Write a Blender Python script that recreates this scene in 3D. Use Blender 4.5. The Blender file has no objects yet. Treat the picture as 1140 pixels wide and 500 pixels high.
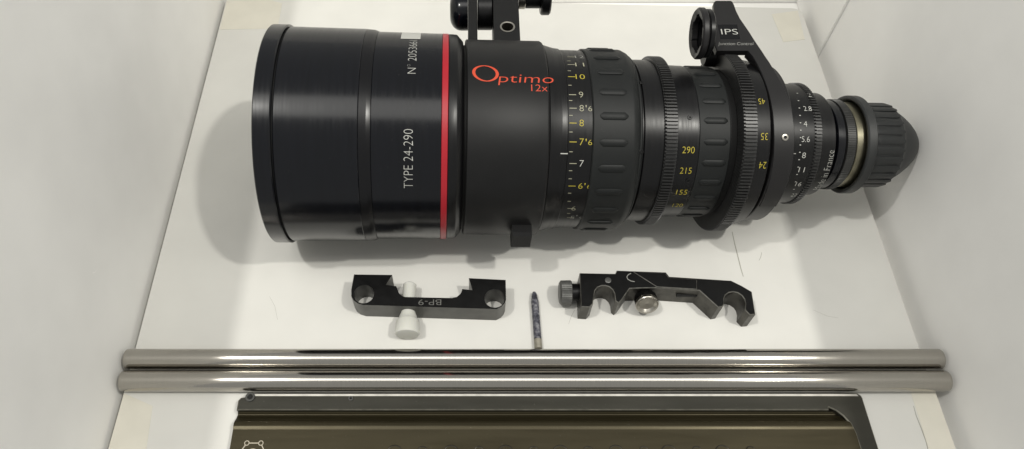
import bpy, bmesh, math, random
import numpy as np
from mathutils import Vector, Matrix

random.seed(7)
MM = 0.001
scene = bpy.context.scene
C = scene.collection

# ------------------------------------------------------------------ camera
F, H, PX, PY = 823.0, 516.0, 524.0, 250.0        # focal length (px of an 1140 px wide frame), height in mm
TH = math.atan(1294 / F)                          # pitch below the horizon
cam_d = bpy.data.cameras.new('camera')
cam = bpy.data.objects.new('camera', cam_d); C.objects.link(cam)
cam_d.sensor_fit = 'HORIZONTAL'; cam_d.sensor_width = 36.0
cam_d.lens = 36.0 * F / 1140.0
cam_d.shift_x = (570.0 - PX) / 1140.0
cam_d.clip_start = 0.01; cam_d.clip_end = 50
cam.location = (0, 0, H * MM)
cam.rotation_euler = (math.pi / 2 - TH, 0, 0)
scene.camera = cam

# ------------------------------------------------------------------ world and lamps
world = bpy.data.worlds.new('World'); scene.world = world
world.use_nodes = True
bg = world.node_tree.nodes['Background']
bg.inputs['Color'].default_value = (0.98, 0.98, 0.94, 1)
bg.inputs['Strength'].default_value = 0.31

def lamp(name, loc, size, power, col, aim=(0.05, 0.33, 0.0)):
    d = bpy.data.lights.new(name, 'AREA'); d.shape = 'DISK'; d.size = size
    d.energy = power; d.color = col
    o = bpy.data.objects.new(name, d); C.objects.link(o)
    o.location = loc
    o.rotation_euler = (Vector(aim) - Vector(loc)).to_track_quat('-Z', 'Y').to_euler()
    return o
lamp('ceiling_lamp', (1.08, -0.16, 2.2), 0.10, 15, (1.0, 0.975, 0.90))
lamp('ceiling_lamp', (-0.80, -0.04, 2.2), 0.10, 12, (1.0, 0.98, 0.92))
lit = lamp('lit_ceiling', (0.15, -0.05, 2.4), 3.0, 15, (1.0, 0.98, 0.93), (0.15, -0.05, 0.0))
lit.data.shape = 'RECTANGLE'; lit.data.size_y = 0.9

vs = scene.view_settings
vs.view_transform = 'Standard'; vs.look = 'None'; vs.exposure = 0.56; vs.gamma = 1.0
vs.use_curve_mapping = False

# ------------------------------------------------------------------ projection helpers (mm)
cT, sT = math.cos(TH), math.sin(TH)
def ray(x, y):
    u = (x - PX) / F; v = (y - PY) / F
    return np.array([u, cT - v * sT, -sT - v * cT])
def at(x, y, z):
    d = ray(x, y); t = (z - H) / d[2]
    return np.array([0, 0, H]) + t * d

# lens axis: Y = Y0 + a X, Z = Z0 + b X (resting on its front rim and its big gear)
AX = (357.96, 0.00988, 75.53, -0.03912)
D = np.array([1, AX[1], AX[3]]); D /= np.linalg.norm(D)
P0 = np.array([0, AX[0], AX[2]])
FR = np.array([0, -1.0, 0]); FR -= D * FR.dot(D); FR /= np.linalg.norm(FR)     # phi = 0: towards the viewer
UP = np.cross(FR, D); UP *= np.sign(UP[2])                                      # phi = 90: up
def cyl(s, r, phi):
    return P0 + D * s + r * (math.cos(phi) * FR + math.sin(phi) * UP)
def oncyl(x, y, r):
    o = np.array([0, 0, H]); d = ray(x, y); w = o - P0
    dp = d - D * d.dot(D); wp = w - D * w.dot(D)
    A = dp @ dp; B = 2 * dp @ wp; Cc = wp @ wp - r * r
    t = (-B - math.sqrt(max(B * B - 4 * A * Cc, 0))) / (2 * A)
    q = o + t * d - P0
    s = q @ D; q = q - D * s
    return s, math.atan2(q @ UP, q @ FR)
def S(x, r): return oncyl(x, 150, r)[0]

# ------------------------------------------------------------------ materials
def nodes(name):
    m = bpy.data.materials.new(name); m.use_nodes = True
    nt = m.node_tree
    return m, nt, nt.nodes['Principled BSDF']
def mat(name, col, rough=0.5, metal=0.0, var=0.0, nscale=60.0, rvar=0.0, bump=0.0, bscale=600.0,
        spec=0.5, stretch=None, coat=0.0, dust=0.0, aniso=None):
    m, nt, b = nodes(name)
    N = nt.nodes.new; L = nt.links.new
    b.inputs['Base Color'].default_value = (*col, 1)
    b.inputs['Roughness'].default_value = rough
    b.inputs['Metallic'].default_value = metal
    b.inputs['Specular IOR Level'].default_value = spec
    if coat: b.inputs['Coat Weight'].default_value = coat; b.inputs['Coat Roughness'].default_value = 0.15
    tc = N('ShaderNodeTexCoord'); vec = tc.outputs['Object']
    if stretch:
        mp = N('ShaderNodeMapping'); mp.inputs['Scale'].default_value = stretch
        L(vec, mp.inputs['Vector']); vec = mp.outputs['Vector']
    col_out = None
    if var:
        n = N('ShaderNodeTexNoise'); n.inputs['Scale'].default_value = nscale; n.inputs['Detail'].default_value = 6
        L(vec, n.inputs['Vector'])
        r = N('ShaderNodeMapRange'); r.inputs['From Min'].default_value = 0.25; r.inputs['From Max'].default_value = 0.75
        r.inputs['To Min'].default_value = 1 - var; r.inputs['To Max'].default_value = 1 + var
        L(n.outputs['Fac'], r.inputs['Value'])
        mx = N('ShaderNodeVectorMath'); mx.operation = 'SCALE'
        mx.inputs[0].default_value = col; L(r.outputs['Result'], mx.inputs['Scale'])
        col_out = mx.outputs['Vector']
    if dust:
        n = N('ShaderNodeTexNoise'); n.inputs['Scale'].default_value = 900; n.inputs['Detail'].default_value = 2
        L(tc.outputs['Object'], n.inputs['Vector'])
        n2 = N('ShaderNodeTexNoise'); n2.inputs['Scale'].default_value = 25; L(tc.outputs['Object'], n2.inputs['Vector'])
        r = N('ShaderNodeMapRange'); r.inputs['From Min'].default_value = 0.70; r.inputs['From Max'].default_value = 0.80
        r.inputs['To Max'].default_value = dust
        L(n.outputs['Fac'], r.inputs['Value'])
        mu = N('ShaderNodeMath'); mu.operation = 'MULTIPLY'
        L(r.outputs['Result'], mu.inputs[0]); L(n2.outputs['Fac'], mu.inputs[1])
        mx = N('ShaderNodeMix'); mx.data_type = 'RGBA'
        L(mu.outputs['Value'], mx.inputs['Factor'])
        if col_out: L(col_out, mx.inputs['A'])
        else: mx.inputs['A'].default_value = (*col, 1)
        mx.inputs['B'].default_value = (0.5, 0.48, 0.43, 1)
        col_out = mx.outputs['Result']
    if col_out: L(col_out, b.inputs['Base Color'])
    if rvar:
        n = N('ShaderNodeTexNoise'); n.inputs['Scale'].default_value = nscale * 1.7; n.inputs['Detail'].default_value = 5
        L(vec, n.inputs['Vector'])
        r = N('ShaderNodeMapRange'); r.inputs['From Min'].default_value = 0.3; r.inputs['From Max'].default_value = 0.7
        r.inputs['To Min'].default_value = rough - rvar; r.inputs['To Max'].default_value = rough + rvar
        L(n.outputs['Fac'], r.inputs['Value']); L(r.outputs['Result'], b.inputs['Roughness'])
    if bump:
        n = N('ShaderNodeTexNoise'); n.inputs['Scale'].default_value = bscale; n.inputs['Detail'].default_value = 3
        L(vec, n.inputs['Vector'])
        bp = N('ShaderNodeBump'); bp.inputs['Strength'].default_value = bump; bp.inputs['Distance'].default_value = 0.0002
        L(n.outputs['Fac'], bp.inputs['Height']); L(bp.outputs['Normal'], b.inputs['Normal'])
    if aniso:
        b.inputs['Anisotropic'].default_value = aniso
        tg = N('ShaderNodeTangent'); tg.direction_type = 'RADIAL'; tg.axis = 'X'
        L(tg.outputs['Tangent'], b.inputs['Tangent'])
    return m

M = {}
M['floor'] = mat('white_laminate', (0.645, 0.638, 0.605), 0.40, var=0.05, nscale=18, rvar=0.06, bump=0.04, bscale=300)
M['wall'] = mat('pale_grey_liner', (0.87, 0.862, 0.838), 0.6, var=0.045, nscale=16, bump=0.09, bscale=320)
M['tape'] = mat('cream_tape', (0.67, 0.645, 0.565), 0.5, var=0.05, nscale=40)
M['mark'] = mat('pencil_grey', (0.33, 0.32, 0.28), 0.8)
M['lens'] = mat('satin_black_anodise', (0.004, 0.004, 0.0045), 0.32, var=0.2, nscale=35, rvar=0.045, spec=0.33, dust=0.10, stretch=(14, 0.6, 0.6))
M['lens_front'] = mat('gloss_black_anodise', (0.0025, 0.003, 0.005), 0.19, var=0.2, nscale=30, rvar=0.035, spec=0.38, dust=0.08, stretch=(14, 0.6, 0.6))
M['lens_band'] = mat('flat_black_band', (0.003, 0.003, 0.004), 0.27, spec=0.34)
M['collar'] = mat('matte_charcoal_paint', (0.0065, 0.0065, 0.0068), 0.46, var=0.15, nscale=80, bump=0.12, bscale=2200, spec=0.30, dust=0.06)
M['rubber'] = mat('black_rubber', (0.009, 0.0102, 0.0102), 0.52, var=0.15, nscale=90, bump=0.08, bscale=1800, spec=0.30, dust=0.14)
M['gear'] = mat('worn_black_gear', (0.014, 0.014, 0.014), 0.38, var=0.35, nscale=160, spec=0.6, dust=0.5)
M['knurl'] = mat('worn_grey_knurl', (0.035, 0.035, 0.034), 0.4, 0.3, var=0.3, nscale=150, dust=0.3)
M['groove'] = mat('deep_black', (0.004, 0.004, 0.004), 0.6, spec=0.3)
M['red'] = mat('red_enamel', (0.36, 0.010, 0.020), 0.36, var=0.06)
M['orange'] = mat('orange_red_print', (0.56, 0.062, 0.025), 0.5)
M['white'] = mat('white_print', (0.46, 0.46, 0.43), 0.6)
M['cream'] = mat('faded_print', (0.33, 0.32, 0.23), 0.6)
M['yellow'] = mat('yellow_print', (0.42, 0.345, 0.035), 0.6)
M['dimp'] = mat('worn_print', (0.26, 0.26, 0.24), 0.6)
M['worn'] = mat('worn_white_print', (0.33, 0.33, 0.31), 0.6)
M['glass'] = mat('front_glass', (0.012, 0.010, 0.016), 0.04, spec=0.7, coat=1.0)
M['silver'] = mat('silver_metal', (0.42, 0.40, 0.36), 0.3, 1.0, var=0.1, nscale=200)
M['brass'] = mat('dull_brass', (0.24, 0.225, 0.165), 0.33, 1.0, var=0.3, nscale=90)
M['cap'] = mat('grey_plastic_cap', (0.015, 0.0165, 0.017), 0.48, var=0.1, nscale=90, bump=0.05, bscale=1500, dust=0.2)
M['rod'] = mat('ground_steel', (0.43, 0.41, 0.375), 0.13, 1.0, var=0.06, nscale=30, stretch=(90, 1, 1), rvar=0.02, aniso=0.8)
M['plate'] = mat('bronze_anodise', (0.037, 0.0305, 0.015), 0.36, 0.68, var=0.12, nscale=40, stretch=(0.25, 3, 1), rvar=0.06, dust=0.25)
M['plate_flange'] = mat('dark_bronze_anodise', (0.030, 0.0285, 0.021), 0.36, 0.4, var=0.15, nscale=50, stretch=(0.3, 2, 1), rvar=0.05, dust=0.3)
M['plate_end'] = mat('scuffed_dark_metal', (0.045, 0.042, 0.035), 0.42, 1.0, var=0.4, nscale=120, rvar=0.08, dust=0.4)
M['plate_edge'] = mat('pale_bronze_edge', (0.22, 0.21, 0.175), 0.42, 0.9, var=0.35, nscale=180)
M['pale_strip'] = mat('bright_strip_metal', (0.62, 0.60, 0.55), 0.4, 0.85, var=0.2, nscale=120)
M['etch'] = mat('etched_line', (0.42, 0.38, 0.30), 0.55)
M['bracket'] = mat('black_hard_anodise', (0.004, 0.004, 0.004), 0.34, var=0.25, nscale=90, rvar=0.05, spec=0.22, dust=0.12)
M['bracket_side'] = mat('machined_grey_edge', (0.09, 0.09, 0.085), 0.36, 0.85, var=0.2, nscale=90)
M['bare_edge'] = mat('worn_bare_edge', (0.20, 0.195, 0.175), 0.4, 0.8, var=0.4, nscale=250)
M['clamp_side'] = mat('worn_dark_side', (0.065, 0.062, 0.054), 0.38, 0.85, var=0.35, nscale=120, rvar=0.08)
M['clamp_knob'] = mat('worn_grey_knob', (0.12, 0.12, 0.115), 0.42, 0.6, var=0.3, nscale=200)
M['nylon'] = mat('white_nylon', (0.60, 0.60, 0.555), 0.45, var=0.03)
M['nylon'].node_tree.nodes['Principled BSDF'].inputs['Subsurface Weight'].default_value = 0.35
M['nylon'].node_tree.nodes['Principled BSDF'].inputs['Subsurface Radius'].default_value = (0.004, 0.004, 0.003)
M['arm'] = mat('dark_grey_arm_paint', (0.010, 0.0095, 0.010), 0.42, var=0.12, nscale=60, bump=0.05, bscale=1500, spec=0.4, dust=0.08)
M['pin'] = mat('tarnished_steel', (0.24, 0.24, 0.27), 0.5, 0.6, var=0.3, nscale=200)
def mottled(name):
    m, nt, b = nodes(name); N = nt.nodes.new; L = nt.links.new
    tc = N('ShaderNodeTexCoord'); n = N('ShaderNodeTexNoise'); n.inputs['Scale'].default_value = 300; n.inputs['Detail'].default_value = 3
    L(tc.outputs['Object'], n.inputs['Vector'])
    r = N('ShaderNodeValToRGB'); e = r.color_ramp.elements
    e[0].position = 0.38; e[0].color = (0.035, 0.035, 0.045, 1); e[1].position = 0.7; e[1].color = (0.30, 0.30, 0.31, 1)
    x = e.new(0.5); x.color = (0.10, 0.10, 0.125, 1)
    L(n.outputs['Fac'], r.inputs['Fac']); L(r.outputs['Color'], b.inputs['Base Color'])
    b.inputs['Roughness'].default_value = 0.5; b.inputs['Metallic'].default_value = 0.3
    return m
M['pin_end'] = mat('dull_beige_metal', (0.30, 0.28, 0.23), 0.5, 0.5, var=0.2, nscale=200)
M['pin_thread'] = mottled('mottled_blue_steel')

# ------------------------------------------------------------------ object helpers
def ploc(parent):
    p = np.zeros(3)
    while parent is not None:
        p = p + np.array(parent.location) / MM
        parent = parent.parent
    return p
def mk(name, verts, faces, m, parent=None, sharp=32, mats=None):
    """verts in world mm; the mesh is stored relative to its parent"""
    off = ploc(parent)
    me = bpy.data.meshes.new(name)
    me.from_pydata([tuple((np.array(v) - off) * MM) for v in verts], [], faces)
    bm = bmesh.new(); bm.from_mesh(me)
    bmesh.ops.recalc_face_normals(bm, faces=bm.faces); bm.to_mesh(me); bm.free()
    me.update()
    me.materials.append(m)
    if sharp is not None:
        me.shade_smooth(); me.set_sharp_from_angle(angle=math.radians(sharp))
    o = bpy.data.objects.new(name, me); C.objects.link(o)
    o.parent = parent
    return o
def thing(name, loc, label, cat, group=None):
    o = bpy.data.objects.new(name, None); C.objects.link(o)
    o.empty_display_size = 0.02
    o.location = np.array(loc) * MM
    return tag(o, label, cat, group)
def tag(o, label, cat, group=None):
    o['label'] = label; o['category'] = cat
    if group: o['group'] = group
    return o
def struct(o):
    o['kind'] = 'structure'; return o
def rebase(o, loc):
    """move a top-level mesh's origin to loc (mm) without moving its shape"""
    v = Vector(np.array(loc) * MM)
    o.data.transform(Matrix.Translation(-v)); o.location = v
    return o

def prism(poly, z0, z1, c=0.0):
    """closed polygon (list of (x, y)) extruded z0..z1, top edge chamfered by c"""
    n = len(poly); P = [np.array(p[:2], float) for p in poly]
    area = sum(P[i][0] * P[(i + 1) % n][1] - P[(i + 1) % n][0] * P[i][1] for i in range(n))
    if area < 0: P = P[::-1]
    def inset(c):
        out = []
        for i in range(n):
            a, b, d = P[i - 1], P[i], P[(i + 1) % n]
            e1 = (b - a) / (np.linalg.norm(b - a) + 1e-9); e2 = (d - b) / (np.linalg.norm(d - b) + 1e-9)
            n1 = np.array([-e1[1], e1[0]]); n2 = np.array([-e2[1], e2[0]])
            k = n1 + n2; q = max(k @ k / 2, 0.35)
            out.append(b + c * k / q)
        return out
    rings = [[(*p, z0) for p in P]]
    if c:
        rings += [[(*p, z1 - c) for p in P], [(*p, z1) for p in inset(c)]]
    else:
        rings += [[(*p, z1) for p in P]]
    V = [v for r in rings for v in r]; Fc = []
    for k in range(len(rings) - 1):
        for i in range(n):
            j = (i + 1) % n
            Fc.append((k * n + i, k * n + j, (k + 1) * n + j, (k + 1) * n + i))
    Fc.append(tuple(range(n))[::-1]); Fc.append(tuple(range((len(rings) - 1) * n, len(rings) * n)))
    return V, Fc
def chamfer(prof, c=0.35):
    """cut each corner of an open (s, r) profile"""
    out = [np.array(prof[0], float)]
    for i in range(1, len(prof) - 1):
        a, b, d = (np.array(p, float) for p in prof[i - 1:i + 2])
        la, ld = np.linalg.norm(a - b), np.linalg.norm(d - b)
        k = min(c, la * 0.4, ld * 0.4)
        out += [b + (a - b) / la * k, b + (d - b) / ld * k]
    out.append(np.array(prof[-1], float))
    return out
def turned(origin, axis, u, w, prof, n=96, closed=False):
    """surface of revolution: prof = [(s, r)], about origin + s*axis, u/w the cross axes"""
    V = []; Fc = []
    for s, r in prof:
        for i in range(n):
            t = 2 * math.pi * i / n
            V.append(origin + axis * s + r * (math.cos(t) * u + math.sin(t) * w))
    for k in range(len(prof) - 1):
        for i in range(n):
            j = (i + 1) % n
            Fc.append((k * n + i, k * n + j, (k + 1) * n + j, (k + 1) * n + i))
    if prof[0][1] > 1e-6: Fc.append(tuple(range(n))[::-1])
    if prof[-1][1] > 1e-6: Fc.append(tuple(range((len(prof) - 1) * n, len(prof) * n)))
    return V, Fc
def join(*vf):
    V = []; Fc = []
    for v, f in vf:
        o = len(V); V += list(v); Fc += [tuple(i + o for i in q) for q in f]
    return V, Fc
X_, Y_, Z_ = np.eye(3)

def text_mesh(s, width, height, thin=-0.012):
    cu = bpy.data.curves.new('print', 'FONT'); cu.body = s; cu.resolution_u = 4; cu.offset = thin
    o = bpy.data.objects.new('print', cu); C.objects.link(o)
    me = o.to_mesh()
    V = np.array([v.co[:] for v in me.vertices]); Fc = [tuple(p.vertices) for p in me.polygons]
    o.to_mesh_clear(); bpy.data.objects.remove(o); bpy.data.curves.remove(cu)
    lo, hi = V.min(0), V.max(0)
    V = V - lo
    return np.c_[V[:, 0] * width / (hi[0] - lo[0]), V[:, 1] * height / (hi[1] - lo[1])], Fc

# ================================================================== the setting
XL, XR = -250.8, 335.6                           # panel edges
pan = [at(119, 500, 0)[:2] * 0 + np.array([XL, 40]), np.array([XR, 40]), np.array([XR, 575])]
for t in range(1, 7):
    a = math.radians(t * 15); pan.append(np.array([XR - 9 + 9 * math.cos(a), 580 + 9 * math.sin(a)]))
pan += [np.array([75, 597.0]), np.array([-40, 600.8]), np.array([XL, 604])]
V, Fc = prism(pan, -16, 0, 0.4)
floor = struct(mk('floor', V, Fc, M['floor'], None, 30))
WL, WR, WB, WH = -254.5, 345.5, 616.0, 226.0
def wall_box(name, x0, x1, y0, y1, z1):
    V, Fc = prism([(x0, y0), (x1, y0), (x1, y1), (x0, y1)], -22, z1, 0.6)
    return struct(mk(name, V, Fc, M['wall'], None, 40))
wl = wall_box('wall_left', WL - 5, WL, 30, WB - 0.5, 270)
wr = wall_box('wall_right', WR, WR + 5, 30, WB - 0.5, WH)
wall_box('wall_back', WL - 4, WR + 4, WB, WB + 5, WH)
V, Fc = prism([(WL + 0.5, 32), (WR - 0.5, 32), (WR - 0.5, WB - 1), (WL + 0.5, WB - 1)], -21.5, -16.3)
struct(mk('base', V, Fc, M['wall'], None, 40))
# a liner flap folded round the far corner, standing a little proud of the side wall
V, Fc = prism([(WR - 2.6, 534), (WR - 0.4, 534), (WR - 0.4, WB - 1), (WR - 2.6, WB - 1)], -15, WH - 1, 0.4)
mk('corner_flap', V, Fc, M['wall'], wr, 40)

# a pale scratch on the left liner
def on_wall(x, y, X):
    d = ray(x, y); t = X / d[0]; return np.array([0, 0, H]) + t * d
M['scuff'] = mat('pale_scuff', (0.97, 0.96, 0.93), 0.6)
for pts in (((147, 97), (142, 114), (137, 131), (131, 152)), ((108, 300), (106, 303), (103, 304))):
    q = [on_wall(x, y, WL + 0.08) for x, y in pts]
    V = []
    for i, p in enumerate(q): V += [p + Y_ * 0.3, p - Y_ * 0.3]
    mk('scratch', V, [(2 * i, 2 * i + 1, 2 * i + 3, 2 * i + 2) for i in range(len(q) - 1)], M['scuff'], wl, None)

# cream tape at the corners of the panel
def patch(px, label, z=0.25):
    poly = [at(x, y, 0)[:2] for x, y in px]
    V, Fc = prism(poly, 0.02, z, 0.05)
    o = mk('tape_patch', V, Fc, M['tape'], None, 30)
    tag(o, label, 'tape', 'tape patches at the panel corners')
    c = np.mean(poly, 0); return rebase(o, (c[0], c[1], 0))
patch([(252.5, 1), (300, 0), (314, 4), (309, 32), (244.5, 33)], 'cream tape patch at the far left corner behind the front ring')
patch([(859, 16), (888, 12), (896, 44), (872, 47)], 'cream tape patch at the far right corner behind the arm')
patch([(138, 438), (170, 452), (163, 500), (158, 520), (115, 520)], 'cream tape patch at the near left corner beside the bronze plate')
patch([(1014, 437), (1041, 436), (1071, 520), (1040, 520)], 'cream tape patch at the near right corner beside the bronze plate')

def mark(px, w, label):
    pts = [at(x, y, 0)[:2] for x, y in px]; L = []; R = []
    for i, p in enumerate(pts):
        a = pts[max(i - 1, 0)]; b = pts[min(i + 1, len(pts) - 1)]
        t = (b - a) / np.linalg.norm(b - a); nn = np.array([-t[1], t[0]])
        k = w * (0.4 + 0.6 * math.sin(math.pi * (i + 0.5) / len(pts)))
        L.append((*(p + nn * k), 0.06)); R.append((*(p - nn * k), 0.06))
    n = len(pts)
    V = L + R; Fc = [(i, i + 1, n + i + 1, n + i) for i in range(n - 1)]
    o = mk('scratch', V, Fc, M['mark'], floor, None)
    return o
mark([(815, 258), (818, 272), (822, 288), (825, 300), (827.5, 308)], 0.42, '')
mark([(1017, 452), (1020, 463), (1026, 478), (1031, 492), (1034, 505)], 0.35, '')
mark([(807, 319), (809, 323), (811, 327)], 0.25, '')
mark([(845, 290), (847, 286), (848, 281)], 0.22, '')
mark([(640, 345), (636, 352), (633, 361)], 0.12, '')
mark([(300, 330), (306, 341), (309, 356)], 0.10, '')
mark([(905, 345), (921, 352), (933, 354)], 0.10, '')
mark([(165, 460), (163, 475), (159, 495), (156, 508)], 0.22, '')

# ================================================================== the lens
LENS0 = (0, AX[0], 0)
lens = thing('cinema_lens', LENS0, 'long black cinema zoom lens with red ring lying across the white panel', 'camera lens')
def turn(name, prof, m, parent=lens, c=0.35, n=144):
    V, Fc = turned(P0, D, FR, UP, chamfer(prof, c), n)
    return mk(name, V, Fc, m, parent, 28)

sf = S(279.6, 81)
# front ring, hollow with the front glass inside
s1 = S(300.3, 81)
fr_prof = chamfer([(sf + 14, 66), (sf + 1.0, 72.5), (sf, 74), (sf, 81), (s1, 81), (s1, 77)], 0.7)
V, Fc = turned(P0, D, FR, UP, fr_prof, 160); Fc = Fc[:-2]
front = mk('front_ring', V, Fc, M['lens_front'], lens, 28)
gl = [(sf + 9, 0.0)] + [(sf + 9 + 0.0011 * r * r, r) for r in range(8, 71, 8)] 
V, Fc = turned(P0, D, FR, UP, gl, 96); mk('front_glass', V, Fc[:-1], M['glass'], lens, 60)
turn('groove', [(s1, 70), (s1, 78.2), (S(303.2, 78.2), 78.2), (S(303.2, 78.2), 70)], M['groove'], c=0.1)
s2, s3, s4 = S(303, 79.5), S(398, 79), S(412, 78)
barrel = turn('barrel', [(s2, 70), (s2, 79.6), (s3, 79.1), (s3, 70)], M['lens_front'], c=0.5)
turn('barrel_band', [(s3, 70), (s3, 78.9), (s4 - 3.0, 78.6), (s4, 77.5), (s4, 70)], M['lens_band'], c=0.2)
s5, s6, s7 = S(491.5, 77), S(498.6, 77), S(516.5, 74)
bar2 = turn('barrel', [(s4, 70), (s4, 77.3), (s5, 76.9), (s5, 70)], M['lens_front'], c=0.3)
turn('red_ring', [(s5, 70), (s5, 77.0), (s6, 76.9), (s6, 70)], M['red'], c=0.3)
turn('barrel', [(s6, 70), (s6, 76.7), (S(509, 76), 76.4), (s7, 71.5), (s7, 66)], M['lens'], c=0.5)
s8, s9 = S(519.5, 73.2), S(611, 73.2)
turn('groove', [(s7, 64), (s7, 69), (s8, 69), (s8, 64)], M['groove'], c=0.1)
collar = turn('support_collar', [(s8, 66), (s8, 73.2), (s9, 73.2), (s9 + 1.2, 71.5), (s9 + 1.2, 64)], M['collar'], c=0.7)
sA, sB, sC = S(626, 68), S(632.5, 67.5), S(660, 67.2)
turn('index_ring', [(s9 + 1.2, 62), (s9 + 1.2, 70.8), (sA, 68.4), (sB, 68.0), (sB, 62)], M['lens'], c=0.4)
scale1 = turn('focus_scale_ring', [(sB, 62), (sB, 67.2), (sC, 67.0), (sC, 62)], M['lens'], c=0.2)
sD, sE = S(706, 67), S(716, 64)
grip1 = turn('focus_grip', [(sC, 62), (sC, 68.2), (sD, 68.2), (sE - 2.5, 66.0), (sE - 2.2, 64.6), (sE, 64.3), (sE, 58)], M['rubber'], c=0.7)
sG, sH = S(741.5, 63.5), S(755.5, 63.5)
turn('barrel', [(sE, 50), (sE, 60.0), (sE + 2, 60.0), (sE + 2.1, 61.2), (sG, 61.2), (sG, 50)], M['lens'], c=0.3)

def gear(name, sa, sb, r, nt, depth, m, parent=lens, inner=40, left=None):
    V = []; Fc = []; prof = []
    for i in range(nt):
        for f, rr in ((0.0, r - depth), (0.22, r - depth), (0.34, r), (0.66, r), (0.78, r - depth)):
            prof.append((2 * math.pi * (i + f) / nt, rr))
    n = len(prof); k = 0.5
    rows = [(sa, None, inner), (sa, 1.0, 0), (sa + k, 0.0, 0), (sb - k, 0.0, 0), (sb, 1.0, 0), (sb, None, inner)]
    for s, d, fix in rows:
        for t, rr in prof:
            rad = fix if d is None else min(rr, r - depth * 0.7 * d) if d else rr
            V.append(cyl(s, rad, t))
    for a in range(len(rows) - 1):
        for i in range(n):
            j = (i + 1) % n
            Fc.append((a * n + i, a * n + j, (a + 1) * n + j, (a + 1) * n + i))
    return mk(name, V, Fc, m, parent, 25)
gear('focus_gear', sG, sH, 64.0, 160, 1.7, M['gear'])
turn('groove', [(sH, 50), (sH, 58.6), (sH + 1.2, 58.6), (sH + 1.2, 50)], M['groove'], c=0.1)
sI, sJ, sK = S(779, 57), S(814, 56.5), S(829, 62)
scale2 = turn('zoom_scale_ring', [(sH + 1.2, 48), (sH + 1.2, 57.8), (sI, 57.4), (sI, 48)], M['lens'], c=0.3)
grip2 = turn('zoom_grip', [(sI, 48), (sI, 56.6), (sJ, 56.6), (sJ, 48)], M['rubber'], c=0.6)
sL = S(844.5, 68)
sKg = S(829.5, 68)
turn('barrel', [(sJ, 48), (sJ, 55.2), (sKg, 55.2), (sKg, 48)], M['groove'], c=0.3)
gear('zoom_gear', sKg, sL, 68.1, 170, 1.7, M['gear'])
sM, sN, sO = S(858, 62), S(884, 57), S(880, 46)
scale3 = turn('back_scale_ring', [(sL, 46), (sL, 63.2), (sM, 62.4), (sM + 0.5, 60), (sM + 0.5, 46)], M['lens'], c=0.4)
sM2 = sM + 0.5
turn('rear_barrel', [(sM2, 40), (sM2, 56.0), (sN - 4, 56.0), (sN - 1, 50), (sO, 46.0), (sO, 40)][:4] + [(sN - 1.0, 50), (sN - 1.0, 40)], M['lens'], c=0.5)
sP, sQ = S(908, 46), S(916, 46)
sO = sN - 1.0
iris = turn('iris_scale_ring', [(sO, 36), (sO, 46.2), (sP, 45.6), (sP, 36)], M['lens'], c=0.4)
gear('iris_gear', sP, sQ, 46.6, 116, 1.4, M['gear'], inner=30)
sR, sS = S(931, 39), S(942, 34)
fr_ring = turn('mount_barrel', [(sQ, 30), (sQ, 40.0), (sR, 39.2), (sR, 30)], M['lens'], c=0.5)
turn('mount_neck', [(sR, 24), (sR, 33.2), (sR + 2.2, 33.2), (sR + 2.4, 31.5), (sR + 4.2, 31.5), (sR + 4.4, 34.2), (sS, 34.2), (sS, 24)], M['lens_front'], c=0.3)
sT_, sU = S(955.5, 34), S(972, 33)
turn('mount_ring', [(sS, 24), (sS, 32.2), (sS + 1.4, 32.2), (sS + 1.4, 24)], M['groove'], c=0.2)
gear('mount_ring', sS + 1.4, sT_ - 1.6, 34.8, 130, 0.5, M['knurl'], inner=24)
turn('mount_ring', [(sT_ - 1.6, 24), (sT_ - 1.6, 32.6), (sT_, 32.6), (sT_, 24)], M['groove'], c=0.2)
turn('mount_flange', [(sT_, 24), (sT_, 32.9), (sU, 32.9), (sU, 24)], M['brass'], c=0.3)
# the locking ring: a collar wider than the mount, open towards the barrel
sV, sW = S(967.5, 37.6), S(978.5, 37.6)
V, Fc = turned(P0, D, FR, UP, chamfer([(sV + 2.5, 33.6), (sV, 34.6), (sV, 37.8), (sW, 37.8), (sW, 33.0), (sW, 24)], 0.9), 128)
mk('locking_ring', V, Fc[:-2], M['cap'], lens, 30)
sX = S(1007.5, 31.5); sZ = oncyl(1021.0, 158, 5)[0]
cap_prof = [(sW - 1, 20), (sW - 1, 32.2), (sX, 31.4), (sX + 2.5, 29.0)]
for r_, f in ((28.2, 0.05), (27.2, 0.12), (24.5, 0.30), (20.5, 0.52), (16, 0.72), (11.5, 0.87), (6.5, 0.965), (3, 0.995), (0.0, 1.0)):
    cap_prof.append((sX + 2.5 + (sZ - sX - 2.5) * f, r_))
V, Fc = turned(P0, D, FR, UP, cap_prof, 112)
cap = mk('rear_cap', V, Fc[:-1], M['cap'], lens, 35)

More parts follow.
